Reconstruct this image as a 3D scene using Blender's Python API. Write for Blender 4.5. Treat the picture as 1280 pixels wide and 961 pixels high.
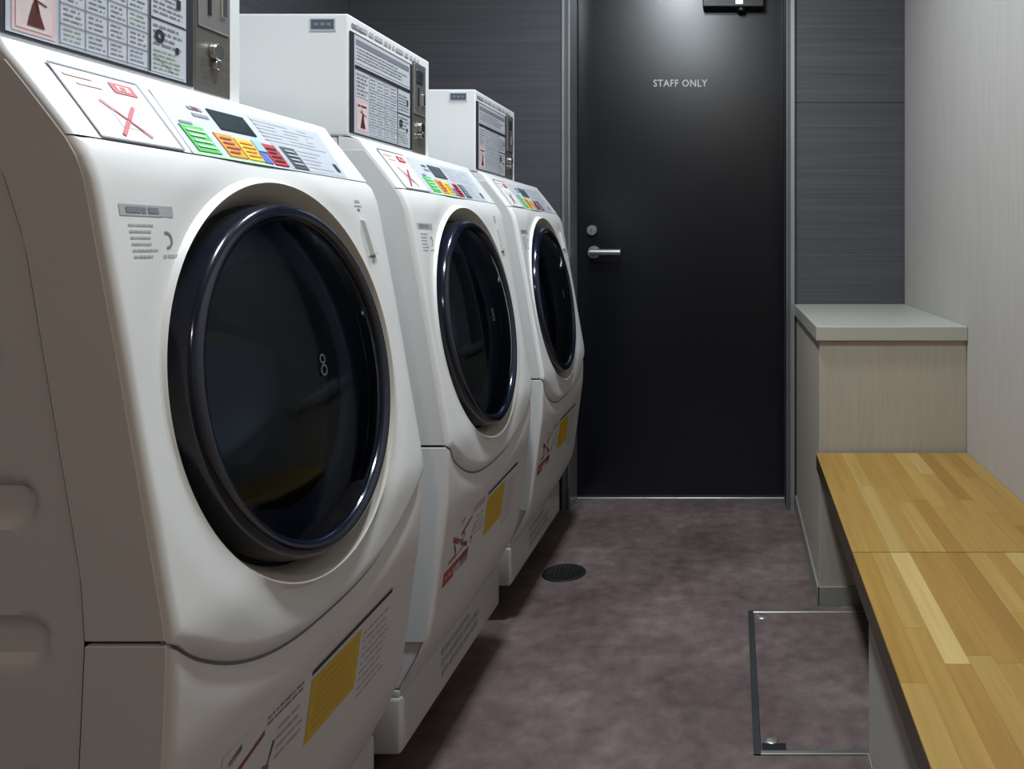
import bpy, bmesh, math, random
from mathutils import Vector, Matrix
for o in list(bpy.data.objects): bpy.data.objects.remove(o, do_unlink=True)
S = bpy.context.scene; C = S.collection; R = random.Random(7)

# ------------------------------------------------------------ camera, world, lamps, exposure
cam = bpy.data.objects.new('camera', bpy.data.cameras.new('camera')); C.objects.link(cam)
cam.location = (0, 0, 1.0); cam.rotation_euler = (math.radians(90), 0, 0)
cam.data.sensor_width = 36; cam.data.lens = 1002/1280*36
cam.data.shift_x = -277/1280; cam.data.shift_y = -176.5/1280
cam.data.clip_start = .02
S.camera = cam
w = bpy.data.worlds.new('world'); S.world = w; w.use_nodes = True
w.node_tree.nodes['Background'].inputs[0].default_value = (.5, .5, .55, 1)
w.node_tree.nodes['Background'].inputs[1].default_value = .0
S.view_settings.view_transform = 'Standard'; S.view_settings.look = 'None'
S.view_settings.gamma = 1; S.view_settings.use_curve_mapping = False
S.view_settings.exposure = 0.36
LAMPS = [(-.28, 1.00, 300, (.87, .95, 1)), (-.28, 1.95, 300, (.87, .95, 1)), (-.1, -1.0, 120, (1, .80, .64))]  # last entry: unseen warm fill, added to lift the near washer's side
CEIL = 2.4

# ------------------------------------------------------------ materials
def lin(c):
    if isinstance(c, str):
        c = tuple(int(c[i:i+2], 16)/255 for i in (0, 2, 4))
        c = tuple(x/12.92 if x <= .04045 else ((x+.055)/1.055)**2.4 for x in c)
    return (*c, 1)
def mat(name, col, rough=.5, metal=0., coat=0., spec=.5, var=0., vscale=(5, 5, 5), bump=0., detail=3, emit=None, col2=None, cr=.05):
    m = bpy.data.materials.new(name); m.use_nodes = True; nt = m.node_tree; b = nt.nodes['Principled BSDF']
    b.inputs['Base Color'].default_value = lin(col); b.inputs['Roughness'].default_value = rough
    b.inputs['Metallic'].default_value = metal; b.inputs['Coat Weight'].default_value = coat
    b.inputs['Coat Roughness'].default_value = cr; b.inputs['Specular IOR Level'].default_value = spec
    if emit: b.inputs['Emission Color'].default_value = lin(col); b.inputs['Emission Strength'].default_value = emit
    tc = nt.nodes.new('ShaderNodeTexCoord'); mp = nt.nodes.new('ShaderNodeMapping'); nz = nt.nodes.new('ShaderNodeTexNoise')
    mp.inputs['Scale'].default_value = vscale; nz.inputs['Scale'].default_value = 1; nz.inputs['Detail'].default_value = detail
    nt.links.new(tc.outputs['Object'], mp.inputs[0]); nt.links.new(mp.outputs[0], nz.inputs['Vector'])
    if col2 or var:
        rp = nt.nodes.new('ShaderNodeValToRGB'); a = lin(col)
        if col2: c0, c1 = lin(col2), a
        else: c0 = tuple(x*(1-var) for x in a[:3])+(1,); c1 = tuple(min(1, x*(1+var)) for x in a[:3])+(1,)
        rp.color_ramp.elements[0].position = .3; rp.color_ramp.elements[1].position = .7
        rp.color_ramp.elements[0].color = c0; rp.color_ramp.elements[1].color = c1
        nt.links.new(nz.outputs['Fac'], rp.inputs[0]); nt.links.new(rp.outputs[0], b.inputs['Base Color'])
    if bump:
        bp = nt.nodes.new('ShaderNodeBump'); bp.inputs['Strength'].default_value = bump; bp.inputs['Distance'].default_value = .002
        nt.links.new(nz.outputs['Fac'], bp.inputs['Height']); nt.links.new(bp.outputs[0], b.inputs['Normal'])
    return m
M = {}
M['white'] = mat('white_enamel', (.70, .71, .71), .38, coat=.25, var=.012, cr=.25)
M['white_plastic'] = mat('white_plastic', (.76, .77, .77), .32, coat=.2, var=.01, cr=.2)
M['cream'] = mat('cream_plastic', (.77, .77, .76), .38, coat=.15, var=.012, cr=.25)
M['lowwhite'] = mat('lower_plastic', (.72, .69, .67), .42, var=.015, coat=.1, cr=.3)
M['deck'] = mat('box_paint', (.78, .79, .79), .42, var=.01)
M['dish'] = mat('shaded_bezel', (.50, .46, .40), .45, var=.02)  # beige has the shade of the recess wall mixed in
M['tray'] = mat('tray_plastic', (.60, .585, .56), .35, var=.02, coat=.2, cr=.25)
M['door_ring'] = mat('navy_gloss', (.003, .006, .018), .16, coat=.6, cr=.08, var=.05)
M['drum_ring'] = mat('drum_grey', (.045, .055, .080), .4, var=.1)
M['drum_bowl'] = mat('drum_bowl', (.006, .009, .016), .10, spec=.8, coat=.6, cr=.12, var=.1)
M['black'] = mat('black_gap', (.01, .01, .012), .5, var=.05)
M['foot'] = mat('black_rubber', (.02, .02, .02), .7, var=.05)
M['steel'] = mat('brushed_steel', (.20, .185, .165), .42, metal=.6, var=.1, vscale=(8, 8, 200))
M['chrome'] = mat('chrome', (.75, .75, .74), .18, metal=1, var=.03)
M['satin'] = mat('satin_metal', (.62, .62, .60), .32, metal=.9, var=.04)
M['alu'] = mat('aluminium_trim', (.42, .43, .44), .35, metal=.7, var=.05)
M['frame'] = mat('door_frame_paint', (.12, .125, .135), .4, metal=.3, var=.05)
M['door'] = mat('door_paint', (.0015, .0030, .0065), .29, spec=.60, coat=.0, cr=.3, var=.08, vscale=(40, 40, 40), bump=.02)
M['closer'] = mat('closer_black', (.012, .013, .014), .4, var=.05)
M['beige_top'] = mat('cream_laminate', (.42, .42, .37), .35, var=.02)
M['beige_base'] = mat('beige_vinyl_skirting', (.27, .27, .23), .5, var=.03)
M['hatch_dark'] = mat('dark_hatch_metal', (.05, .058, .06), .4, metal=.3, var=.1)
M['lens'] = mat('lamp_lens', (1, .98, .95), .5)
M['ink'] = mat('ink_black', (.02, .022, .03), .5, var=.03); M['ink_grey'] = mat('ink_grey', (.22, .22, .26), .5, var=.03)
M['ink_soft'] = mat('ink_soft', (.42, .42, .45), .5, var=.03)
M['paper'] = mat('paper_white', (.78, .78, .78), .45, var=.01); M['paper_blue'] = mat('paper_blue', (.55, .59, .66), .4, var=.02)
M['cell'] = mat('paper_cell', (.56, .59, .64), .45, var=.02)
M['pink'] = mat('paper_pink', (.72, .50, .52), .45, var=.03); M['maroon'] = mat('print_maroon', (.10, .015, .015), .5, var=.3, vscale=(150,)*3)
M['palepink'] = mat('paper_pale_pink', (.72, .60, .60), .45, var=.05, vscale=(60,)*3); M['red'] = mat('print_red', (.50, .02, .03), .45, var=.05); M['redd'] = mat('print_dark_red', (.42, .06, .045), .5, var=.1)
M['palered'] = mat('print_pale_red', (.75, .45, .42), .5, var=.05)
M['yellow'] = mat('print_yellow', (.68, .46, .015), .45, var=.04)
M['greyblue'] = mat('panel_grey', (.52, .56, .62), .35, var=.03); M['paneldark'] = mat('panel_charcoal', (.09, .11, .14), .35, var=.05)
M['display'] = mat('display_black', (.025, .04, .05), .2, coat=.4, var=.05)
M['green'] = mat('button_green', (.09, .55, .12), .35, var=.05); M['palegreen'] = mat('button_pale_green', (.5, .8, .5), .4, var=.03)
M['orange'] = mat('button_orange', (.78, .36, .04), .35, var=.05); M['ybutton'] = mat('button_yellow', (.85, .62, .08), .35, var=.05)
M['blue'] = mat('button_blue', (.10, .18, .62), .35, var=.05); M['paleblue'] = mat('button_pale_blue', (.35, .6, .85), .35, var=.05)
M['signwhite'] = mat('lettering_white', (.55, .58, .6), .5, var=.02)
M['leaf_green'] = mat('print_green', (.26, .36, .24), .5, var=.1)
def glass_mat():
    m = bpy.data.materials.new('smoked_glass'); m.use_nodes = True; nt = m.node_tree; nt.nodes.clear()
    out = nt.nodes.new('ShaderNodeOutputMaterial'); mx = nt.nodes.new('ShaderNodeMixShader')
    t = nt.nodes.new('ShaderNodeBsdfTransparent'); t.inputs[0].default_value = (.42, .48, .60, 1)
    g = nt.nodes.new('ShaderNodeBsdfGlossy'); g.inputs['Roughness'].default_value = .07; g.inputs[0].default_value = (.75, .87, 1, 1)
    fr = nt.nodes.new('ShaderNodeFresnel'); fr.inputs[0].default_value = 1.33
    nt.links.new(fr.outputs[0], mx.inputs[0]); nt.links.new(t.outputs[0], mx.inputs[1]); nt.links.new(g.outputs[0], mx.inputs[2])
    nt.links.new(mx.outputs[0], out.inputs[0]); return m
M['glass'] = glass_mat()
def ramp_mat(name, stops, scales, rough, bump=0, coat=0, dist=.001, fac=(.6, .4)):
    """two stretched noises blended through one colour ramp"""
    m = bpy.data.materials.new(name); m.use_nodes = True; nt = m.node_tree; b = nt.nodes['Principled BSDF']
    tc = nt.nodes.new('ShaderNodeTexCoord'); outs = []
    for sc, det in scales:
        mp = nt.nodes.new('ShaderNodeMapping'); nz = nt.nodes.new('ShaderNodeTexNoise'); mp.inputs['Scale'].default_value = sc
        nz.inputs['Scale'].default_value = 1; nz.inputs['Detail'].default_value = det; nz.inputs['Roughness'].default_value = .6
        nt.links.new(tc.outputs['Object'], mp.inputs[0]); nt.links.new(mp.outputs[0], nz.inputs['Vector']); outs.append(nz.outputs['Fac'])
    mx = nt.nodes.new('ShaderNodeMix'); mx.inputs[0].default_value = fac[1]
    nt.links.new(outs[0], mx.inputs[2]); nt.links.new(outs[1], mx.inputs[3])
    rp = nt.nodes.new('ShaderNodeValToRGB'); cr = rp.color_ramp
    while len(cr.elements) < len(stops): cr.elements.new(.5)
    for e, (p, c) in zip(cr.elements, stops): e.position = p; e.color = lin(c)
    nt.links.new(mx.outputs[0], rp.inputs[0]); nt.links.new(rp.outputs[0], b.inputs['Base Color'])
    b.inputs['Roughness'].default_value = rough; b.inputs['Coat Weight'].default_value = coat; b.inputs['Coat Roughness'].default_value = .3
    if bump:
        bp = nt.nodes.new('ShaderNodeBump'); bp.inputs['Strength'].default_value = bump; bp.inputs['Distance'].default_value = dist
        nt.links.new(mx.outputs[0], bp.inputs['Height']); nt.links.new(bp.outputs[0], b.inputs['Normal'])
    return m
M['laminate'] = ramp_mat('dark_grain_laminate', [(.32, (.050, .050, .057)), (.5, (.072, .073, .082)), (.66, (.098, .098, .108))],
                         [((1.6, 1.6, 330), 3), ((.7, .7, 60), 3)], .42, bump=.12, dist=.001)
M['wallpaper'] = ramp_mat('beige_wallpaper', [(.3, (.40, .375, .35)), (.7, (.48, .455, .43))],
                          [((420, 420, 8), 2), ((60, 60, 5), 2)], .75, bump=.25, dist=.0008)
M['boxpaper'] = ramp_mat('beige_grain_board', [(.3, (.38, .345, .285)), (.7, (.46, .42, .355))],
                         [((420, 420, 8), 2), ((60, 60, 5), 2)], .7, bump=.2, dist=.0008)
M['rearpaper'] = ramp_mat('brown_rear_wall', [(.3, (.16, .12, .10)), (.7, (.22, .17, .14))], [((200, 200, 8), 2), ((60, 60, 5), 2)], .7)
M['floor'] = ramp_mat('mauve_vinyl', [(.34, (.070, .046, .047)), (.45, (.120, .084, .083)), (.54, (.160, .117, .114)), (.66, (.235, .182, .175))],
                      [((3.2, 3.2, 3.2), 8), ((22, 22, 22), 6)], .5, bump=.08, dist=.001, fac=(.6, .42))
M['ceiling'] = ramp_mat('white_ceiling', [(.3, (.70, .70, .69)), (.7, (.76, .76, .75))], [((60, 60, 60), 2), ((9, 9, 9), 2)], .8)
def wood_mat():
    m = bpy.data.materials.new('oiled_butcher_block'); m.use_nodes = True; nt = m.node_tree; b = nt.nodes['Principled BSDF']
    oi = nt.nodes.new('ShaderNodeObjectInfo'); tc = nt.nodes.new('ShaderNodeTexCoord'); mp = nt.nodes.new('ShaderNodeMapping')
    mp.inputs['Scale'].default_value = (90, 3.5, 90); nz = nt.nodes.new('ShaderNodeTexNoise'); nz.inputs['Scale'].default_value = 1
    nz.inputs['Detail'].default_value = 5; nz.noise_dimensions = '4D'
    mu = nt.nodes.new('ShaderNodeMath'); mu.operation = 'MULTIPLY'; mu.inputs[1].default_value = 37
    nt.links.new(oi.outputs['Random'], mu.inputs[0]); nt.links.new(mu.outputs[0], nz.inputs['W'])
    nt.links.new(tc.outputs['Object'], mp.inputs[0]); nt.links.new(mp.outputs[0], nz.inputs['Vector'])
    rp = nt.nodes.new('ShaderNodeValToRGB'); rp.color_ramp.elements[0].position = .3; rp.color_ramp.elements[1].position = .7
    rp.color_ramp.elements[0].color = (.80, .76, .68, 1); rp.color_ramp.elements[1].color = (1.0, 1.0, 1.0, 1)
    mx = nt.nodes.new('ShaderNodeMix'); mx.data_type = 'RGBA'; mx.blend_type = 'MULTIPLY'; mx.inputs[0].default_value = 1
    nt.links.new(nz.outputs['Fac'], rp.inputs[0]); nt.links.new(oi.outputs['Color'], mx.inputs[6]); nt.links.new(rp.outputs[0], mx.inputs[7])
    nt.links.new(mx.outputs[2], b.inputs['Base Color']); b.inputs['Roughness'].default_value = .42; b.inputs['Coat Weight'].default_value = .15
    b.inputs['Coat Roughness'].default_value = .3
    return m
M['wood'] = wood_mat()

# ------------------------------------------------------------ helpers
def mesh(name, verts, faces, mats, parent=None, off=(0, 0, 0), mi=None, smooth=False, bevel=0, seg=2, clean=False):
    me = bpy.data.meshes.new(name); o_ = Vector(off)
    me.from_pydata([tuple(Vector(v)-o_) for v in verts], [], faces)
    for m_ in (mats if isinstance(mats, (list, tuple)) else [mats]): me.materials.append(M[m_] if isinstance(m_, str) else m_)
    if mi: me.polygons.foreach_set('material_index', mi)
    if bevel or clean:
        bm = bmesh.new(); bm.from_mesh(me)
        if clean: bmesh.ops.remove_doubles(bm, verts=bm.verts, dist=1e-5)
        bmesh.ops.recalc_face_normals(bm, faces=bm.faces)
        if bevel:
            ed = [e for e in bm.edges if len(e.link_faces) == 2 and e.calc_face_angle(0) > .5]
            bmesh.ops.bevel(bm, geom=ed, offset=bevel, segments=seg, affect='EDGES', profile=.5, clamp_overlap=True)
        bm.to_mesh(me); bm.free()
    if smooth:
        me.polygons.foreach_set('use_smooth', [True]*len(me.polygons)); me.set_sharp_from_angle(angle=math.radians(38))
    me.update()
    o = bpy.data.objects.new(name, me); C.objects.link(o)
    if parent: o.parent = parent
    return o
class G:
    """collects pieces of ONE part"""
    def __init__(s): s.v = []; s.f = []; s.m = []
    def add(s, v, f, m=0):
        n = len(s.v); s.v += [tuple(a) for a in v]; s.f += [tuple(i+n for i in q) for q in f]; s.m += [m]*len(f); return s
    def box(s, x0, x1, y0, y1, z0, z1, m=0):
        v = [(x, y, z) for x in (x0, x1) for y in (y0, y1) for z in (z0, z1)]
        return s.add(v, [(0, 1, 3, 2), (4, 6, 7, 5), (0, 4, 5, 1), (2, 3, 7, 6), (0, 2, 6, 4), (1, 5, 7, 3)], m)
    def prism(s, pts, y0, y1, m=0):
        """pts in (x,z), extruded along y"""
        n = len(pts); v = [(x, y0, z) for x, z in pts]+[(x, y1, z) for x, z in pts]
        f = [tuple(range(n)), tuple(range(2*n-1, n-1, -1))]+[(i, i+n, (i+1) % n+n, (i+1) % n) for i in range(n)]
        return s.add(v, f, m)
    def lathe(s, prof, org, U, V, N, n=64, m=0):
        org, U, V, N = map(Vector, (org, U, V, N)); v = []; f = []
        for r, h in prof:
            for k in range(n):
                a = 2*math.pi*k/n; v.append(org+U*(r*math.cos(a))+V*(r*math.sin(a))+N*h)
        for i in range(len(prof)-1):
            for k in range(n):
                k2 = (k+1) % n; f.append((i*n+k, (i+1)*n+k, (i+1)*n+k2, i*n+k2))
        return s.add(v, f, m)
    def tube(s, a, b, r, n=16, m=0):
        a = Vector(a); b = Vector(b); N = (b-a).normalized(); U = N.orthogonal().normalized(); V = N.cross(U); L = (b-a).length
        return s.lathe([(0.0001, 0), (r*.9, 0), (r, r*.12), (r, L-r*.12), (r*.9, L), (.0001, L)], a, U, V, N, n, m)
    def obj(s, name, mats, parent=None, **k): return mesh(name, s.v, s.f, mats, parent, mi=s.m if not (k.get('bevel') or k.get('clean')) or isinstance(mats, (list, tuple)) else None, **k)
def tag(o, label=None, cat=None, group=None, kind=None):
    for k, v in (('label', label), ('category', cat), ('group', group), ('kind', kind)):
        if v: o[k] = v
    return o
def empty(name, loc):
    o = bpy.data.objects.new(name, None); C.objects.link(o); o.location = loc; o.empty_display_size = .1; return o
def copy_tree(o, parent=None):
    c = o.copy(); C.objects.link(c)
    if parent: c.parent = parent
    for ch in list(o.children): copy_tree(ch, c)
    return c
class Print(G):
    """flat print laid on a surface; surf(u,v,h) gives the point, h is the ink layer height"""
    def __init__(s, surf, sub=.03): G.__init__(s); s.surf = surf; s.sub = sub; s.layer = 1
    def quad(s, a, b, c, d, m, lay=1):
        L = max((Vector(a)-Vector(b)).length, (Vector(d)-Vector(c)).length, (Vector(a)-Vector(d)).length)
        n = max(1, min(14, int(L/s.sub)+1)) ; v = []; f = []
        for j in range(n+1):
            for i in range(n+1):
                t = i/n; q = j/n
                p = (Vector(a)*(1-t)+Vector(b)*t)*(1-q)+(Vector(d)*(1-t)+Vector(c)*t)*q
                v.append(s.surf(p.x, p.y, .0004*lay))
        for j in range(n):
            for i in range(n): k = j*(n+1)+i; f.append((k, k+1, k+n+2, k+n+1))
        s.add(v, f, m)
    def rect(s, u0, v0, u1, v1, m, lay=1): s.quad((u0, v0), (u1, v0), (u1, v1), (u0, v1), m, lay)
    def line(s, a, b, w, m, lay=2):
        a = Vector(a); b = Vector(b); d = (b-a).normalized(); n = Vector((-d.y, d.x))*w/2
        s.quad(a-n, b-n, b+n, a+n, m, lay)
    def dashes(s, u0, v0, u1, v1, rows, m, lay=3, fill=.55, seed=1):
        r = random.Random(seed); h = (v1-v0)/rows
        for j in range(rows):
            u = u0; vv = v0+(j+.5)*h; end = u1-(u1-u0)*r.random()*.3
            while u < end:
                L = h*r.uniform(.5, 2.4); s.rect(u, vv-h*fill/2, min(u+L, end), vv+h*fill/2, m, lay); u += L+h*r.uniform(.2, .5)
    def poly(s, pts, m, lay=3): s.add([s.surf(u, v, .0004*lay) for u, v in pts], [tuple(range(len(pts)))], m)
    def ring(s, cu, cv, r0, r1, m, lay=3, a0=0, a1=360, n=24, sx=1.):
        for i in range(n):
            t0 = math.radians(a0+(a1-a0)*i/n); t1 = math.radians(a0+(a1-a0)*(i+1)/n)
            s.poly([(cu+r0*sx*math.cos(t0), cv+r0*math.sin(t0)), (cu+r1*sx*math.cos(t0), cv+r1*math.sin(t0)),
                    (cu+r1*sx*math.cos(t1), cv+r1*math.sin(t1)), (cu+r0*sx*math.cos(t1), cv+r0*math.sin(t1))], m, lay)
    def text(s, body, u, v, h, m, lay=3, width=None, spacing=1.1):
        cu = bpy.data.curves.new('t', 'FONT'); cu.body = body; cu.size = 1; cu.space_character = spacing; cu.offset = .012; cu.resolution_u = 3
        ob = bpy.data.objects.new('t', cu); me = ob.to_mesh()
        xs = [q.co.x for q in me.vertices]; ys = [q.co.y for q in me.vertices]; x0, x1, y0, y1 = min(xs), max(xs), min(ys), max(ys)
        sy = h/(y1-y0); sx = width/(x1-x0) if width else sy
        s.add([s.surf(u+(q.co.x-x0)*sx, v+(q.co.y-y0)*sy, .0004*lay) for q in me.vertices], [tuple(p.vertices) for p in me.polygons], m)
        ob.to_mesh_clear(); bpy.data.objects.remove(ob); bpy.data.curves.remove(cu)

# ------------------------------------------------------------ room shell
XL, XR, YB, YF = -1.45, .645, 3.02, -1.7
def struct(o): o['kind'] = 'structure'; return o
struct(G().box(XL-.1, XR+.1, YF-.1, YB+.4, -.1, 0).obj('floor', 'floor'))
struct(G().box(XL-.1, XR+.1, YF-.1, YB+.4, CEIL, CEIL+.1).obj('ceiling', 'ceiling'))
struct(G().box(XR, XR+.1, YF-.1, YB+.4, 0, CEIL).obj('wall_right', 'wallpaper'))
struct(G().box(XL-.1, XL, YF-.1, YB+.4, 0, CEIL).obj('wall_left', 'laminate'))
struct(G().box(XL, XR, YF-.1, YF, 0, CEIL).obj('wall_front', 'rearpaper'))
DX0, DX1, DZ = -.640, .224, 2.06                         # opening for the door frame
wb = G().box(XL, DX0, YB+.006, YB+.19, 0, CEIL).box(DX1, XR, YB+.006, YB+.19, 0, CEIL).box(DX0, DX1, YB+.006, YB+.19, DZ, CEIL)
wb.box(XL, XR, YB+.19, YB+.4, 0, CEIL)
wall = struct(wb.obj('wall_back', 'black'))
def panel_piece(x0, x1, z0, z1):
    g = 0.0012; G().box(x0+g, x1-g, YB, YB+.0055, z0+g, z1-g).obj('laminate_panel', 'laminate', wall)
for z0, z1 in ((0, .62), (.62, 1.53), (1.53, CEIL)):
    panel_piece(DX1+.002, XR, z0, z1)
for z0, z1 in ((0, .62), (.62, CEIL)): panel_piece(XL, DX0-.002, z0, z1)
panel_piece(DX0, DX1, DZ+.002, CEIL)
# left wall skirting and right wall skirting, out of the way of bench and cabinet
struct(G().box(XL, XL+.008, YF, YB, 0, .06).obj('baseboard_left', 'beige_base'))
struct(G().box(XR-.008, XR, 1.565, 2.212, 0, .06).obj('baseboard_right', 'beige_base'))

# ------------------------------------------------------------ staff door
d = struct(G().box(-.6125, .1975, 3.15, 3.19, .006, 2.03).obj('door_1', 'door', bevel=.002))
fr_ = struct(G().box(DX0, -.613, 3.006, 3.2, 0, DZ).box(.198, DX1, 3.006, 3.2, 0, DZ).box(-.613, .198, 3.006, 3.2, 2.032, DZ).obj('door_frame', 'frame'))
fr_.parent = d
G().box(DX0-.002, DX0+.006, 2.998, 3.006, 0, DZ).box(.214, DX1+.004, 2.998, 3.006, 0, DZ).obj('frame_edge', 'alu', d)
G().box(-.6185, -.6127, 3.0, 3.13, .0, DZ-.02).box(.198, .2005, 3.0, 3.07, 0, DZ-.02).obj('jamb_strip', 'alu', d)
G().box(-.6125, .1978, 3.135, 3.15, 0, .005).obj('threshold', 'satin', d, bevel=.001, seg=1)
hd = G().tube((-.548, 3.151, .965), (-.548, 3.138, .965), .025, 32).tube((-.548, 3.14, .965), (-.548, 3.10, .965), .010).tube((-.558, 3.102, .965), (-.437, 3.102, .965), .0125, 20)
hd.obj('door_handle', 'satin', d, smooth=True, clean=True)
lk = G().tube((-.555, 3.151, 1.051), (-.555, 3.133, 1.051), .020, 32).tube((-.555, 3.134, 1.051), (-.555, 3.129, 1.051), .010, 20)
lk.obj('lock_cylinder', 'satin', d, smooth=True, clean=True)
G().box(-.5565, -.5535, 3.1285, 3.129, 1.045, 1.057).obj('keyhole', 'black', d)
sg = Print(lambda u, v, h: (u, 3.15-h, v)); sg.text('STAFF ONLY', -.315, 1.615, .028, 0, width=.212, lay=2)
o = sg.obj('lettering', 'signwhite', d); o['label'] = 'small pale grey capitals on the dark door'
cl = G().box(-.120, .118, 3.10, 3.149, 1.915, 1.975).obj('door_closer', 'closer', d, bevel=.004)
G().box(-.01, .19, 3.107, 3.119, 1.978, 1.996).box(-.025, -.0, 3.095, 3.125, 1.975, 1.995).obj('closer_arm', 'closer', d, bevel=.002)
G().tube((.03, 3.123, 1.916), (.03, 3.123, 1.903), .017, 20).obj('closer_pivot', 'closer', d, smooth=True, clean=True)
G().box(.008, .036, 3.0985, 3.0995, 1.925, 1.955).obj('closer_plate', 'satin', d)

# ------------------------------------------------------------ downlights and the added rear fill
for i, (x, y, e, c) in enumerate(LAMPS):
    r = empty('downlight', (x, y, CEIL)); o_ = (x, y, CEIL)
    tag(r, ['round recessed ceiling lamp above the nearest washing machines', 'round recessed ceiling lamp nearest the dark staff door',
            'unseen warm fill lamp added behind the viewpoint'][i], 'lamp', 'ceiling lamps')
    g = G().lathe([(.098, -.001), (.098, -.008), (.09, -.011), (.078, -.008), (.076, -.001)], o_, (1, 0, 0), (0, 1, 0), (0, 0, 1), 40)
    g.obj('trim_ring', 'white_plastic', r, off=o_, smooth=True)
    m = mat('lamp_lens', c, .5, emit=e)
    g = G().lathe([(.0001, -.004), (.076, -.004)], o_, (1, 0, 0), (0, 1, 0), (0, 0, 1), 40)
    g.obj('lens', m, r, off=o_)

# ------------------------------------------------------------ washing machine
PF = [(1.19, .668), (1.173, .650), (1.098, .592), (1.078, .578), (1.063, .575), (.90, .545), (.756, .52), (.64, .500), (.53, .504), (.30, .535), (.25, .556), (.205, .585)]
def P(z):
    if z >= PF[0][0]: return PF[0][1]
    for (a, b), (c, e) in zip(PF, PF[1:]):
        if z >= c: return e+(b-e)*(z-c)/(a-c)
    return PF[-1][1]
def Ps(z):   # smoothed profile
    return sum(P(z+k*.006) for k in range(-3, 4))/7
W = .600; OFF = (-.90, .30, .207)
def edge(y, r=.016):
    if y < W/2: r = .009
    else: r = .030
    t = min(y, W-y)
    return 0 if t >= r else r-math.sqrt(max(0, r*r-(r-t)**2))
YC, ZC, RD = .285, .835, .218
Nd = Vector((.9877, 0, .156)).normalized(); Vd = Vector((-.156, 0, .9877)).normalized(); Ud = Vector((0, 1, 0))
CD = Vector((-.5335, YC, ZC))
def seam(y):
    t = abs((y-.30)/.30); return .535+.105*min(1, t)**2.6
def front(y, z, h=0):
    x = -Ps(z)-edge(y)+h
    q = Vector((x, y, z))-CD; rr = math.hypot(q.y, q.dot(Vd))
    if rr < .29:
        s = max(0, min(1, (.29-rr)/.042)); x -= .003*s*s*(3-2*s)
    dz = z-seam(y)
    if dz < .018: x -= .011*(1-max(0, dz)/.018)**2*min(1, y/.04, (W-y)/.04)
    return (x, y, z)
def panel(u, v, h=0):   # slanted console, v=0 bottom edge, v=1 top edge
    return (-.592-.058*v+h*.8-edge(u), u, 1.098+.075*v+h*.6)
def strip_grid(g, zs, ys, fn, m=0):
    n = len(ys); v = [fn(y, z) for z in zs for y in ys]
    g.add(v, [(j*n+i, j*n+i+1, (j+1)*n+i+1, (j+1)*n+i) for j in range(len(zs)-1) for i in range(n-1)], m)
YS = sorted(set([0, .0006, .002, .0045, .009]+[.6-a for a in (0, .001, .003, .006, .010, .016, .023, .030)]+[.012+.552*i/36 for i in range(37)]))

mc = empty('washing_machine', (OFF[0], .72+OFF[1], OFF[2]))
def part(g, name, mats, parent=mc, **k): return g.obj(name, mats, parent, off=OFF, **k)
# body core and rear
part(G().box(-1.28, -.70, .014, .586, .207, 1.18).prism([(-.71, .207)]+[(-Ps(z)-.012, z) for z in (.207, .225, .25, .27, .292)]+[(-.71, .292)], .004, .575), 'body', 'white', bevel=.004)
part(G().box(-1.285, -.702, .002, .598, 1.17, 1.190), 'top_deck', 'deck', bevel=.004)
# rear side panels with pressed recesses
def side_panel(yface, sgn):
    sd = [(1.15, .70), (1.071, .661), (1.0, .639), (.70, .589), (.64, .585), (.528, .590), (.293, .603), (.21, .61)]
    def sx(z):
        for (a, b), (c, e) in zip(sd, sd[1:]):
            if z >= c: return e+(b-e)*(z-c)/(a-c)
        return sd[-1][1]
    recs = [(.895, .020, -.668), (.765, .019, -.632), (.640, .019, -.620), (.5, .019, -.62)]
    nz, nx = 150, 70; v = []; f = []
    for j in range(nz+1):
        z = .212+(1.168-.212)*j/nz
        xa, xb = -(sx(z)+.0015), -1.275
        for i in range(nx+1):
            t = (i/nx)**1.6; x = xa+(xb-xa)*t; dep = .004
            for zc, hr, xe in recs:
                dx = max(0, x-(xe-hr), -1.15-x); q = math.hypot(dx, z-zc)
                s_ = max(0, min(1, (hr+.004-q)/.009)); dep = max(dep, .004+.009*s_*s_*(3-2*s_))
            v.append((x, yface+sgn*dep, z))
    for j in range(nz):
        for i in range(nx): k = j*(nx+1)+i; f.append((k, k+1, k+nx+2, k+nx+1))
    o = part(G().add(v, f), 'side_panel', 'white', smooth=True); return o
side_panel(0, 1); side_panel(W, -1)
def cover(z0, z1, y0, y1, name):
    sd = [(1.17, .70), (1.15, .70), (1.071, .659), (1.0, .637), (.70, .587), (.64, .583), (.528, .588), (.293, .60)]
    n = 30; a = []; b = []
    for i in range(n+1):
        z = z0+(z1-z0)*i/n; a.append((-Ps(z)-(.0085 if y0 < .3 else .031), z))
        for (p, q), (r, s_) in zip(sd, sd[1:]):
            if z >= r-1e-6: b.append((-(s_+(q-s_)*(z-r)/max(1e-6, p-r)), z)); break
    G_ = G().prism(a+b[::-1], y0, y1); return part(G_, name, 'white', bevel=.0012, seg=1)
for y0, y1 in ((-.0007, .008), (W-.008, W+.0007)):
    cover(.642, 1.166, y0, y1, 'side_cover'); cover(.293, .638, y0, y1, 'side_cover')
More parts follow.
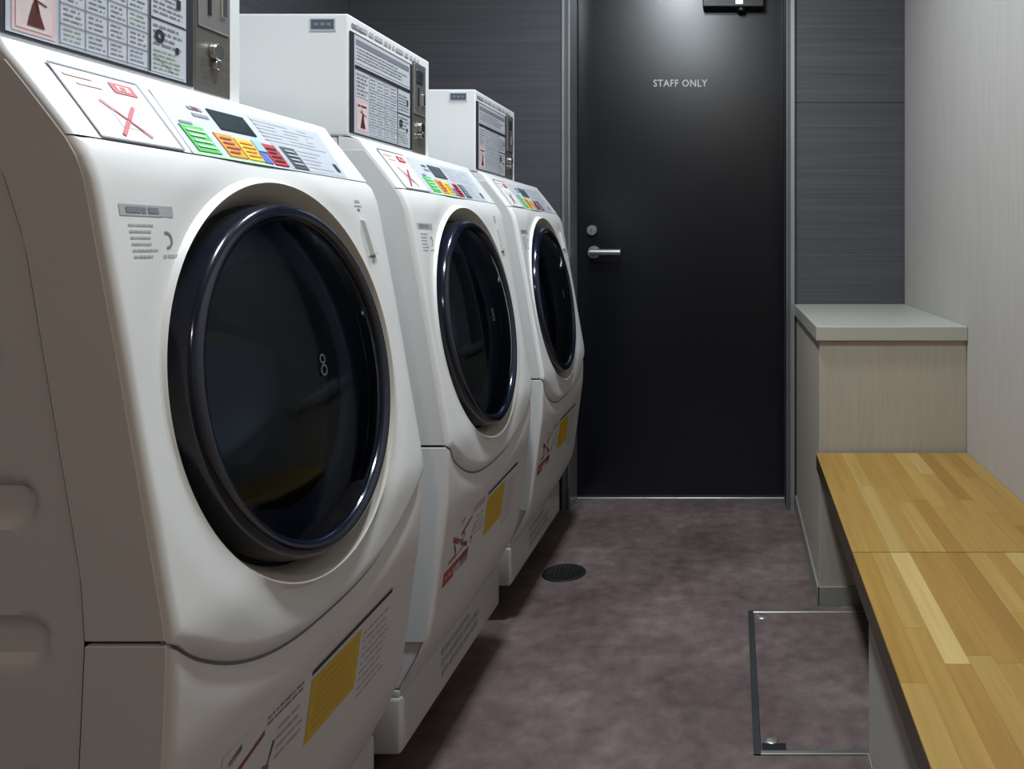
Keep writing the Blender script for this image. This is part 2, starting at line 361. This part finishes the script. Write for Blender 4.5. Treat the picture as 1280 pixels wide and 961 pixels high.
# console
g = G(); zs = [1.0985, 1.105, 1.13, 1.16, 1.173, 1.180, 1.186]
strip_grid(g, zs, YS, lambda y, z: (-Ps(z)-edge(y), y, z)); v0 = len(g.v)
strip_grid(g, [0, .3, .7, 1], YS, lambda y, t: (-Ps(1.186)-edge(y)-.036*t, y, 1.186+.004*min(1, t*3)-edge(y)*.0))
for ye in (0.0, W):      # end caps
    pts = [(-Ps(z)-edge(ye), ye, z) for z in zs]+[(-.70, ye, 1.19), (-.70, ye, 1.0985)]; g.add(pts, [tuple(range(len(pts)))])
part(g, 'console', 'white_plastic', smooth=True, clean=True)
# upper front with the round bezel recess
NA = 160; g = G()
def outline(a):
    # ray from door centre to the outline of the upper front (in y,z)
    c, s_ = math.cos(a), math.sin(a); t = 0.0
    lo, hi = .2, .6
    def inside(t):
        y = YC+c*t; z = ZC+s_*t
        return 0 <= y <= W and z <= 1.097 and z >= seam(y)+.001
    for _ in range(30):
        mid = (lo+hi)/2
        if inside(mid): lo = mid
        else: hi = mid
    return lo
angs = [2*math.pi*i/NA for i in range(NA)]
for cy, cz in ((0, 1.097), (W, 1.097), (0, .641), (W, .641)): angs.append(math.atan2(cz-ZC, cy-YC) % (2*math.pi))
angs.sort(); n = len(angs); rings = []
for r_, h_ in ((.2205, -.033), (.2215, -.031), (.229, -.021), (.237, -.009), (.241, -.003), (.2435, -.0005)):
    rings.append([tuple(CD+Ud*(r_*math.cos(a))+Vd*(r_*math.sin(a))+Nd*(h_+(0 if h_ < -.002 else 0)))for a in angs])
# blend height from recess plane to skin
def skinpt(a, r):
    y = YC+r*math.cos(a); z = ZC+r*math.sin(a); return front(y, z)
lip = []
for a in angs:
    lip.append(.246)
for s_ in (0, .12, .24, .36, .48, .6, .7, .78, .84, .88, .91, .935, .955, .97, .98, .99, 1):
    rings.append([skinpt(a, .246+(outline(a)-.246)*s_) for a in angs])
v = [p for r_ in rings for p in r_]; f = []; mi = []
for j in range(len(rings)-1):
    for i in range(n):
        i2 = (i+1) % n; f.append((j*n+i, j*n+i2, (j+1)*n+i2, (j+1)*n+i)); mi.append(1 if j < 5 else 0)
# turned-in lower/side edge
last = (len(rings)-1)*n; base = len(v)
for (x, y, z) in rings[-1]: v.append((x-.010, y, z))
for i in range(n):
    i2 = (i+1) % n
    if rings[-1][i][1] > .0006 and rings[-1][i2][1] > .0006 and rings[-1][i][1] < W-.0006: f.append((last+i, last+i2, base+i2, base+i)); mi.append(0)
g.v = v; g.f = f; g.m = mi
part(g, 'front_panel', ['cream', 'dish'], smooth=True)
# lip seam below the upper front
g = G(); n2 = 60
for k in range(n2):
    ya, yb = W*k/n2, W*(k+1)/n2
    g.add([(-Ps(seam(y))-edge(y)-.0045-.007*min(1, y/.04, (W-y)/.04), y, seam(y)+dz) for y, dz in ((ya, .003), (yb, .003), (yb, -.006), (ya, -.006))], [(0, 1, 2, 3)])
part(g, 'seam_gap', 'ink_grey')
# lower front
g = G(); NY = len(YS); nz = 26; v = []
for j in range(nz+1):
    for y in YS:
        z = .207+(seam(y)-.003-.207)*j/nz; v.append((-Ps(z)-edge(y)-.003-.009*max(0, 1-(seam(y)-z)/.03)**2*min(1, y/.04, (W-y)/.04), y, z))
g.add(v, [(j*NY+i, j*NY+i+1, (j+1)*NY+i+1, (j+1)*NY+i) for j in range(nz) for i in range(NY-1)])
part(g, 'lower_panel', 'lowwhite', smooth=True)
# door of the machine
door = part(G().lathe([(.217, -.028), (.2175, -.008), (.2165, .002), (.213, .0065), (.208, .0085), (.203, .0085), (.199, .006), (.1965, .003), (.195, -.004)], CD, Ud, Vd, Nd, 96), 'door', 'door_ring', smooth=True)
part(G().lathe([(.0005, .026), (.03, .0256), (.06, .0243), (.09, .0222), (.12, .0190), (.145, .0150), (.170, .0095), (.185, .0050), (.196, .0015)], CD, Ud, Vd, Nd, 96), 'glass', 'glass', door, smooth=True)
part(G().lathe([(.2165, -.028), (.17, -.034), (.160, -.036), (.156, -.040)], CD, Ud, Vd, Nd, 96), 'inner_ring', 'drum_ring', door, smooth=True)
bc = CD+Ud*(-.0)
part(G().lathe([(.157, -.040), (.153, -.046), (.150, -.060), (.145, -.080), (.136, -.102), (.122, -.122), (.104, -.138), (.082, -.150), (.055, -.158), (.028, -.162), (.0005, -.163)], bc, Ud, Vd, Nd, 96), 'inner_bowl', 'drum_bowl', door, smooth=True)
def dsurf(u, v, h=0):
    rr = math.hypot(u, v); b = .026-.0125*(rr/.15)**2; return tuple(CD+Ud*u+Vd*v+Nd*(b+.0006+h))
pr = Print(dsurf); pr.ring(-.012, .018, .004, .0062, 0); pr.ring(-.012, .004, .005, .0072, 0)  # rings inked on the glass to draw a reflection
part(pr, 'reflection_mark', 'paneldark', door)
# ---- printed things on the machine
pr = Print(panel, .02)     # warning sticker
A, B_, C_, D_ = (.033, .03), (.146, .03), (.150, .985), (.036, .985)
pr.quad(A, B_, C_, D_, 0, 1)
for a, b in ((A, B_), (B_, C_), (C_, D_), (D_, A)): pr.line(a, b, .0, 1)
def pline(a, b, w, m, lay=3):    # width in metres on the slanted panel (v spans .095 m)
    k = .095; a = Vector((a[0], a[1]*k)); b = Vector((b[0], b[1]*k)); d_ = (b-a).normalized(); n_ = Vector((-d_.y, d_.x))*w/2
    q = [a-n_, b-n_, b+n_, a+n_]; pr.quad(*[(p_.x, p_.y/k) for p_ in q], m, lay)
for a, b in ((A, B_), (B_, C_), (C_, D_), (D_, A)): pline(a, b, .0022, 1)
pline((.069, .58), (.107, .13), .0030, 2, 4); pline((.112, .56), (.066, .10), .0042, 2, 4)
pr.rect(.103, .75, .135, .90, 2, 3); pr.rect(.110, .79, .127, .86, 0, 4); pr.rect(.114, .80, .122, .85, 2, 5)
pr.dashes(.046, .84, .098, .89, 1, 3, fill=.8, seed=4); pr.dashes(.055, .74, .094, .78, 1, 3, fill=.7, seed=5)
pr.rect(.075, .22, .105, .45, 4, 2)
part(pr, 'warning_sticker', ['paper', 'ink_grey', 'red', 'palered', 'paper_blue'])['label'] = 'white sticker with a red cross'
pr = Print(panel, .02)     # control panel sheet
pr.quad((.158, .0), (.512, .0), (.528, .985), (.168, .985), 0, 1)
pr.quad((.36, .03), (.508, .03), (.522, .95), (.345, .95), 1, 2)
pr.dashes(.345, .50, .515, .92, 6, 6, lay=3, fill=.34, seed=8); pr.dashes(.41, .08, .49, .46, 5, 6, lay=3, fill=.32, seed=9)
pr.rect(.492, .12, .502, .28, 3, 4); pr.dashes(.215, .64, .246, .86, 2, 2, fill=.5, seed=3); pr.rect(.222, .78, .234, .84, 4, 3)
pr.rect(.178, .50, .20, .54, 2, 3); pr.rect(.158, .0, .31, .05, 5, 2)
part(pr, 'control_panel', ['paper_blue', 'greyblue', 'ink_grey', 'ink', 'red', 'palegreen', 'ink_soft'])
def plate(name, u0, u1, v0, v1, m, h=.002, sk=.0, marks=None):
    c = [(u0, v0), (u1, v0), (u1+sk, v1), (u0+sk, v1)]; g_ = G()
    v_ = [panel(a, b, .0008) for a, b in c]+[panel(a, b, h) for a, b in c]
    g_.add(v_, [(4, 5, 6, 7), (0, 1, 5, 4), (1, 2, 6, 5), (2, 3, 7, 6), (3, 0, 4, 7)])
    o = part(g_, name, m, bevel=.0006, seg=1)
    if marks:
        p_ = Print(lambda u, v, hh: panel(u, v, h+hh)); marks(p_); part(p_, 'print', [marks.__defaults__[0]], o)
    return o
plate('display', .253, .326, .53, .87, 'display')
def mk(u0, u1, v0, v1, col, seed):
    def f_(p_, c_=col): p_.dashes(u0+.004, v0+.04, u1-.003, v1-.05, 4, 0, fill=.4, seed=seed)
    return f_
plate('start_button', .172, .212, .05, .47, 'green', marks=mk(.172, .212, .05, .47, 'palegreen', 1))
plate('course_button', .228, .262, .05, .44, 'orange', marks=mk(.228, .262, .05, .44, 'redd', 2))
plate('course_button', .265, .300, .05, .42, 'ybutton', marks=mk(.265, .300, .05, .42, 'orange', 3))
plate('course_button', .303, .322, .25, .45, 'paleblue')
plate('course_button', .296, .315, .04, .23, 'blue')
plate('course_button', .320, .352, .04, .42, 'red', marks=mk(.320, .352, .04, .42, 'maroon', 4))
plate('course_button', .366, .402, .04, .44, 'paneldark', marks=mk(.366, .402, .04, .44, 'ink_soft', 5))
pr = Print(front)          # small grey data label on the front
pr.rect(.022, 1.026, .094, 1.037, 0, 1); pr.dashes(.030, 1.028, .09, 1.036, 1, 1, lay=2, fill=.7, seed=2)
for k in range(6): pr.dashes(.030, .986+.006*k, .066, .9885+.006*k, 1, 2, lay=1, fill=.9, seed=20+k)
pr.ring(.080, 1.003, .006, .009, 1, lay=1, a0=-100, a1=110); pr.dashes(.072, .984, .095, .990, 1, 2, lay=1, seed=31)
part(pr, 'data_label', ['ink_soft', 'ink_grey', 'ink_soft'])
for q in ((.492, 1.056, .515, 1.058, 0), (.496, 1.062, .512, 1.066, 0), (.500, 1.049, .508, 1.053, 1), (.513, .978, .532, .981, 1)):
    pr = Print(front); pr.rect(*q[:4], q[4], 1); part(pr, 'icon_print', ['ink_soft', 'ink_grey'])
g = G(); pts = [front(y, z, .006) for y, z in ((.505, 1.035), (.517, 1.030), (.533, .985), (.520, .983))]+[front(y, z, 0) for y, z in ((.503, 1.037), (.519, 1.032), (.535, .983), (.518, .981))]
g.add(pts, [(0, 1, 2, 3), (4, 5, 1, 0), (5, 6, 2, 1), (6, 7, 3, 2), (7, 4, 0, 3)]); part(g, 'door_release', 'white_plastic', bevel=.001)
def lowf(y, z, h=0): return (-Ps(z)-edge(y)-.003+h, y, z)
pr = Print(lowf)           # caution label on the lower front
pr.rect(.085, .345, .50, .482, 0, 1)
pr.rect(.26, .385, .39, .466, 1, 2); pr.dashes(.275, .392, .38, .460, 7, 5, lay=3, fill=.3, seed=11)
pr.line((.258, .475), (.485, .479), .006, 2, 3)
pr.dashes(.165, .465, .25, .479, 2, 3, lay=2, fill=.5, seed=12); pr.dashes(.19, .41, .25, .455, 4, 4, lay=2, fill=.35, seed=13)
pr.dashes(.40, .36, .49, .46, 9, 4, lay=2, fill=.3, seed=14)
part(pr, 'caution_label', ['lowwhite', 'yellow', 'ink', 'ink_grey', 'ink_soft', 'orange'])['label'] = 'pale label with a yellow block'
pr = Print(lowf)
pr.rect(.03, .375, .165, .402, 0, 1)                                    # red bar with a reversed text line
pr.dashes(.04, .380, .155, .397, 1, 2, lay=2, fill=.35, seed=15)
pr.line((.105, .446), (.162, .462), .007, 0, 1); pr.line((.06, .452), (.15, .412), .010, 0, 1); pr.line((.05, .412), (.15, .418), .006, 0, 1)
pr.line((.07, .44), (.09, .41), .006, 0, 1); pr.ring(.12, .437, .006, .010, 0, lay=1)
pr.line((.098, .466), (.118, .474), .008, 1, 1); pr.line((.172, .405), (.185, .440), .006, 1, 1); pr.line((.165, .42), (.18, .412), .005, 3, 1)
part(pr, 'warning_print', ['redd', 'ink', 'palered', 'blue'])['label'] = 'red warning symbols'

# ------------------------------------------------------------ drain tray under a machine
TO = (-.90, .30, 0)
tr = empty('drain_tray', (-.90, .72+.30, 0))
G().box(-1.30, -.590, .0, .60, .092, .194).obj('tray_base', 'tray', tr, off=TO, bevel=.007, seg=3, smooth=True)
G().box(-1.297, -.593, .003, .597, .190, .2065).obj('rim', 'tray', tr, off=TO, bevel=.004, seg=3, smooth=True)
for x, y in ((-.70, .06), (-.70, .54), (-1.2, .06), (-1.2, .54)):
    G().lathe([(.0001, 0), (.026, 0), (.026, .02), (.018, .03), (.018, .0915), (.0001, .0915)], (x, y, 0), (1, 0, 0), (0, 1, 0), (0, 0, 1), 20).obj('foot', 'foot', tr, off=TO, smooth=True)
pr = Print(lambda u, v, h: (-.590+h, u, v))
pr.dashes(.20, .118, .44, .182, 3, 0, fill=.55, seed=21); 
pr.obj('tray_marking', ['ink_soft', 'ink_grey'], tr, off=TO)

# ------------------------------------------------------------ coin box on a machine
BO = (-.89, .185, 1.19)
cb = empty('coin_box', (-.89, .72+.185, 1.19))
def bpart(g, name, mats, parent=cb, **k): return g.obj(name, mats, parent, off=BO, **k)
FX = -.683
bpart(G().box(-1.12, FX, 0, .378, 1.1905, 1.407), 'casing', 'deck', bevel=.003)
bpart(G().box(FX+.0002, FX+.003, .003, .278, 1.196, 1.378), 'notice_frame', 'ink', bevel=.0008, seg=1)
fs = lambda u, v, h: (FX+.003+h, u, v)
pr = Print(fs)
pr.rect(.016, 1.199, .263, 1.375, 0, 1)
# upper half: two wide notices with headers
pr.rect(.020, 1.326, .258, 1.371, 1, 2); pr.rect(.022, 1.358, .256, 1.368, 3, 3); pr.dashes(.025, 1.331, .25, 1.355, 4, 3, lay=3, fill=.4, seed=40)
pr.line((.018, 1.318), (.262, 1.318), .006, 2, 3)
# pink notice with a dark picture
pr.rect(.022, 1.202, .071, 1.262, 4, 2); pr.rect(.026, 1.206, .067, 1.256, 9, 3)
pr.poly([(.038, 1.210), (.058, 1.210), (.053, 1.222), (.050, 1.234), (.047, 1.238), (.044, 1.232), (.041, 1.222)], 6, 4)
pr.line((.036, 1.240), (.060, 1.233), .0016, 6, 4); pr.line((.044, 1.245), (.050, 1.225), .0016, 6, 4)
pr.dashes(.028, 1.245, .066, 1.255, 1, 6, lay=4, fill=.3, seed=41)
pr.rect(.022, 1.266, .071, 1.312, 1, 2); pr.dashes(.025, 1.268, .068, 1.310, 6, 3, lay=3, fill=.4, seed=42)
# price table with cells
us = [.076, .108, .138, .166, .198]; vs = [1.202, 1.222, 1.243, 1.264, 1.287, 1.312]
for i in range(4):
    for j in range(5):
        pr.rect(us[i]+.001, vs[j]+.001, us[i+1]-.001, vs[j+1]-.001, 1 if (i+j) % 3 else 7, 2)
        pr.dashes(us[i]+.004, vs[j]+.003, us[i+1]-.003, vs[j+1]-.002, 3, 3 if (i+2*j) % 7 else 8, lay=3, fill=.26, seed=50+i*7+j)
for q in us: pr.line((q, 1.201), (q, 1.313), .0009, 3, 3)
for q in vs: pr.line((.075, q), (.199, q), .0009, 3, 3)
pr.line((.2, 1.2), (.2, 1.315), .0022, 2, 4)
# diagrams section
pr.rect(.203, 1.202, .260, 1.262, 1, 2); pr.rect(.203, 1.266, .260, 1.312, 1, 2); pr.line((.202, 1.264), (.262, 1.264), .002, 2, 3)
pr.dashes(.206, 1.232, .257, 1.260, 4, 3, lay=3, fill=.4, seed=80); pr.ring(.216, 1.245, .003, .008, 2, lay=4)
pr.dashes(.206, 1.204, .257, 1.230, 5, 8, lay=3, fill=.35, seed=81); pr.rect(.243, 1.230, .249, 1.238, 2, 4); pr.dashes(.206, 1.27, .257, 1.305, 6, 3, lay=3, fill=.4, seed=82)
pr.line((.206, 1.222), (.24, 1.205), .001, 3, 3); pr.rect(.245, 1.285, .252, 1.297, 2, 4)
bpart(pr, 'price_notice', ['greyblue', 'cell', 'ink', 'ink_grey', 'pink', 'paper', 'maroon', 'paper_blue', 'leaf_green', 'palepink'])
pr = Print(lambda u, v, h: (FX+h, u, v)); pr.dashes(.03, 1.384, .34, 1.400, 1, 0, fill=.5, seed=90); pr.rect(.012, 1.386, .06, 1.394, 1, 2)
bpart(pr, 'header_print', ['ink_soft', 'ink_grey'])
sp = bpart(G().box(FX+.0002, FX+.0022, .282, .352, 1.194, 1.388), 'coin_plate', 'steel', bevel=.0006, seg=1)
bpart(G().box(FX+.0022, FX+.004, .286, .348, 1.278, 1.384), 'slot_plate', 'satin', sp, bevel=.0008, seg=1)
bpart(G().box(FX+.004, FX+.006, .296, .330, 1.345, 1.372), 'coin_display', 'display', sp, bevel=.0008, seg=1)
bpart(G().box(FX+.004, FX+.0055, .304, .309, 1.295, 1.335), 'coin_slot', 'black', sp)
bpart(G().box(FX+.004, FX+.007, .328, .340, 1.30, 1.325), 'return_lever', 'chrome', sp, bevel=.001)
bpart(G().tube((FX+.002, .318, 1.250), (FX+.010, .318, 1.250), .011, 24).tube((FX+.002, .318, 1.233), (FX+.009, .318, 1.233), .006, 20), 'key_lock', 'chrome', sp, smooth=True, clean=True)
bd = bpart(G().box(-.751, -.704, -.0015, .0005, 1.376, 1.399), 'badge', 'greyblue', bevel=.0005, seg=1)
pr = Print(lambda u, v, h: (u, -.0015-h, v)); pr.rect(-.748, 1.379, -.707, 1.396, 0, 1); pr.dashes(-.742, 1.383, -.712, 1.392, 1, 1, lay=2, fill=.6, seed=91)
bpart(pr, 'badge_print', ['paneldark', 'ink_grey'], bd)

places = ['nearest the camera', 'the middle one of the row', 'beside the dark staff door']
ML = ['large white front-loading washer nearest the viewer with shaded grey-brown side', 'white front-loading washer in the middle of the row of three',
      'white front-loading washer farthest back, beside the dark staff door']
TL = ['pale drain tray under the nearest washer, mostly cut off by the frame', 'pale raised drain tray under the middle washer of the row',
      'pale raised drain tray under the farthest washer, near the floor drain']
BL = ['white coin box on the nearest washer, its price notice cut off above', 'white coin box with grey badge on top of the middle washer',
      'small-looking white coin box on the farthest washer, against the dark wall']
for i in range(3):
    for src, lab, cat, grp in ((mc, ML, 'washing machine', 'front-loading washers along the left wall'), (tr, TL, 'drain tray', 'drain trays under the washers'), (cb, BL, 'coin box', 'coin boxes on the washers')):
        o = src if i == 0 else copy_tree(src)
        if i: o.location.y = src['y0']+.70*i
        else: o['y0'] = o.location.y
        tag(o, lab[i], cat, grp)
for o in list(bpy.data.objects):
    if 'y0' in o: del o['y0']
cb.location.y += .012

# ------------------------------------------------------------ low cabinet by the door
lc = empty('low_cabinet', (.44, 2.6, 0)); tag(lc, 'beige boxed-in low cabinet with cream top in the corner beside the door', 'cabinet')
LO = (.44, 2.6, 0)
G().box(.237, .6445, 2.217, 3.0195, 0, .7305).obj('body', 'boxpaper', lc, off=LO, bevel=.0015, seg=1)
G().box(.2275, .6445, 2.205, 3.0195, .731, .771).obj('top_slab', 'beige_top', lc, off=LO, bevel=.0025)
G().box(.232, .6365, 2.211, 2.2168, 0, .052).obj('skirting', 'beige_base', lc, off=LO, bevel=.001, seg=1)
G().box(.231, .2368, 2.211, 3.018, 0, .052).obj('skirting', 'beige_base', lc, off=LO, bevel=.001, seg=1)

# ------------------------------------------------------------ bench
bn = empty('bench', (.43, 1.0, 0)); NO = (.43, 1.0, 0)
tag(bn, 'long wall bench with honey-coloured butcher-block seat along the right wall', 'bench')
def xl(y): return .217+.0075*(y-.878)
XW, ZT = .6435, .424
def qbox(g, x0f, x1f, y0, y1, z0, z1, m=0):
    v = [(x0f(y0), y0, z0), (x1f(y0), y0, z0), (x1f(y1), y1, z0), (x0f(y1), y1, z0), (x0f(y0), y0, z1), (x1f(y0), y0, z1), (x1f(y1), y1, z1), (x0f(y1), y1, z1)]
    g.add(v, [(3, 2, 1, 0), (4, 5, 6, 7), (0, 1, 5, 4), (1, 2, 6, 5), (2, 3, 7, 6), (3, 0, 4, 7)], m)
tones = {'o': (.41, .235, .046), 'm': (.43, .26, .058), 'l': (.46, .295, .076), 'd': (.36, .195, .036), 'p': (.62, .45, .17), 'q': (.51, .35, .115)}
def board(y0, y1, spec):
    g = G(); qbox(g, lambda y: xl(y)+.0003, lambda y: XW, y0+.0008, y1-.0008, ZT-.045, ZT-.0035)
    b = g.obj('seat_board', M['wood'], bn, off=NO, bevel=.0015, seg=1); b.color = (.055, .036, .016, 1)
    for i in range(12):
        for (a, c, t) in spec[i]:
            g = G(); k0, k1 = i/12, (i+1)/12
            qbox(g, lambda y: xl(y)+(XW-xl(y))*k0+.0001, lambda y: xl(y)+(XW-xl(y))*k1-.0001, max(a, y0+.0012)+.0002, min(c, y1-.0012)-.0002, ZT-.0034, ZT)
            s = g.obj('stave', M['wood'], b, off=NO); q = tones[t]; jj = R.uniform(.88, .96); s.color = (q[0]*jj, q[1]*jj, q[2]*jj, 1)
def auto(y0, y1, fixed, pool='mmoolldmm'):
    out = []
    for i in range(12):
        if i in fixed: out.append(fixed[i]); continue
        segs = []; y = y1
        while y > y0+.001:
            L = R.uniform(.22, .5); a = max(y0, y-L)
            if a-y0 < .1: a = y0
            segs.append((a, y, R.choice(pool))); y = a
        out.append(segs)
    return out
ys = 1.495
far = auto(ys, 2.204, {2: [(ys, 1.9, 'q'), (1.9, 2.204, 'l')], 0: [(ys, 1.85, 'm'), (1.85, 2.204, 'o')], 1: [(ys, 1.75, 'm'), (1.75, 2.204, 'o')],
     4: [(ys, 1.78, 'l'), (1.78, 2.204, 'm')], 5: [(ys, 1.80, 'd'), (1.80, 2.204, 'o')], 6: [(ys, 1.75, 'm'), (1.75, 2.204, 'l')], 7: [(ys, 2.0, 'm'), (2.0, 2.204, 'q')], 8: [(ys, 1.8, 'm'), (1.8, 2.204, 'd')]})
near = auto(-.30, ys, {0: [(-.3, .7, 'm'), (.7, 1.05, 'l'), (1.05, ys, 'o')], 1: [(-.3, .6, 'm'), (.6, .87, 'o'), (.87, 1.2, 'm'), (1.2, ys, 'l')], 2: [(-.3, .5, 'o'), (.5, .8, 'm'), (.8, 1.098, 'o'), (1.098, ys, 'p')],
     3: [(-.3, .45, 'm'), (.45, .75, 'm'), (.75, 1.12, 'l'), (1.12, ys, 'o')], 4: [(-.3, .7, 'o'), (.7, 1.1, 'm'), (1.1, ys, 'o')], 8: [(-.3, .9, 'm'), (.9, 1.3, 'o'), (1.3, ys, 'q')], 6: [(-.3, .9, 'm'), (.9, 1.25, 'm'), (1.25, ys, 'l')]})
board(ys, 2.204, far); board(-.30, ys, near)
G().box(.263, .281, -.30, 1.56, 0, ZT-.0455).box(.281, XW, 1.542, 1.56, 0, ZT-.0455).obj('base_panel', 'wallpaper', bn, off=NO, bevel=.001, seg=1)
G().box(.2605, .2628, -.30, 1.56, 0, .008).obj('base_trim', 'beige_base', bn, off=NO)
G().box(.615, XW, 1.561, 2.204, .34, ZT-.0455).obj('wall_cleat', 'wood', bn, off=NO).color = (.3, .17, .06, 1)

# ------------------------------------------------------------ floor hatch and drain
ht = empty('floor_hatch', (.3, 1.86, 0)); HO = (.3, 1.86, 0)
tag(ht, 'metal-edged square access hatch in the floor, partly under the bench', 'floor hatch')
x0, x1, y0, y1 = .042, .60, 1.565, 2.175
g = G().box(x0, x1, y0, y0+.009, 0, .004).box(x0, x1, y1-.009, y1, 0, .004).box(x1-.009, x1, y0, y1, 0, .004)
g.obj('frame', 'satin', ht, off=HO, bevel=.001, seg=1)
G().box(x0-.003, x0+.012, y0, y1, 0, .0045).obj('frame_side', 'hatch_dark', ht, off=HO, bevel=.001, seg=1)
G().box(x0+.013, x1-.010, y0+.011, y1-.011, 0, .0022).obj('lid', 'floor', ht, off=(0, 0, 0)).location = (-.3, -1.86, 0)
G().box(x0+.014, x1-.011, y0+.0095, y0+.0125, 0, .003).obj('lid_edge', 'paneldark', ht, off=HO)
for yy in (y0+.045, y1-.03):
    g = G().lathe([(.0001, .0045), (.010, .0045), (.014, .003), (.015, .0022)], (x0+.035, yy, 0), (1, 0, 0), (0, 1, 0), (0, 0, 1), 20); g.obj('lid_key', 'satin', ht, off=HO, smooth=True)
g = G().box(x0+.014, x0+.062, y0+.013, y0+.034, .0022, .0034); g.obj('corner_plate', 'closer', ht, off=HO)
dr = empty('floor_drain', (-.514, 2.43, 0)); tag(dr, 'round black floor drain near the farthest washer', 'floor drain'); q = (-.514, 2.43, 0)
G().lathe([(.0005, .0015), (.046, .0015), (.048, .003), (.058, .0045), (.064, .0035), (.066, 0)], q, (1, 0, 0), (0, 1, 0), (0, 0, 1), 48).obj('drain_ring', 'black', dr, off=q, smooth=True)
g = G()
for i in range(-3, 4):
    L = math.sqrt(max(0, .046**2-(i*.0125)**2))
    if L > .005: g.box(q[0]+i*.0125-.0035, q[0]+i*.0125+.0035, q[1]-L, q[1]+L, .0016, .0045)
g.obj('grate', 'closer', dr, off=q)
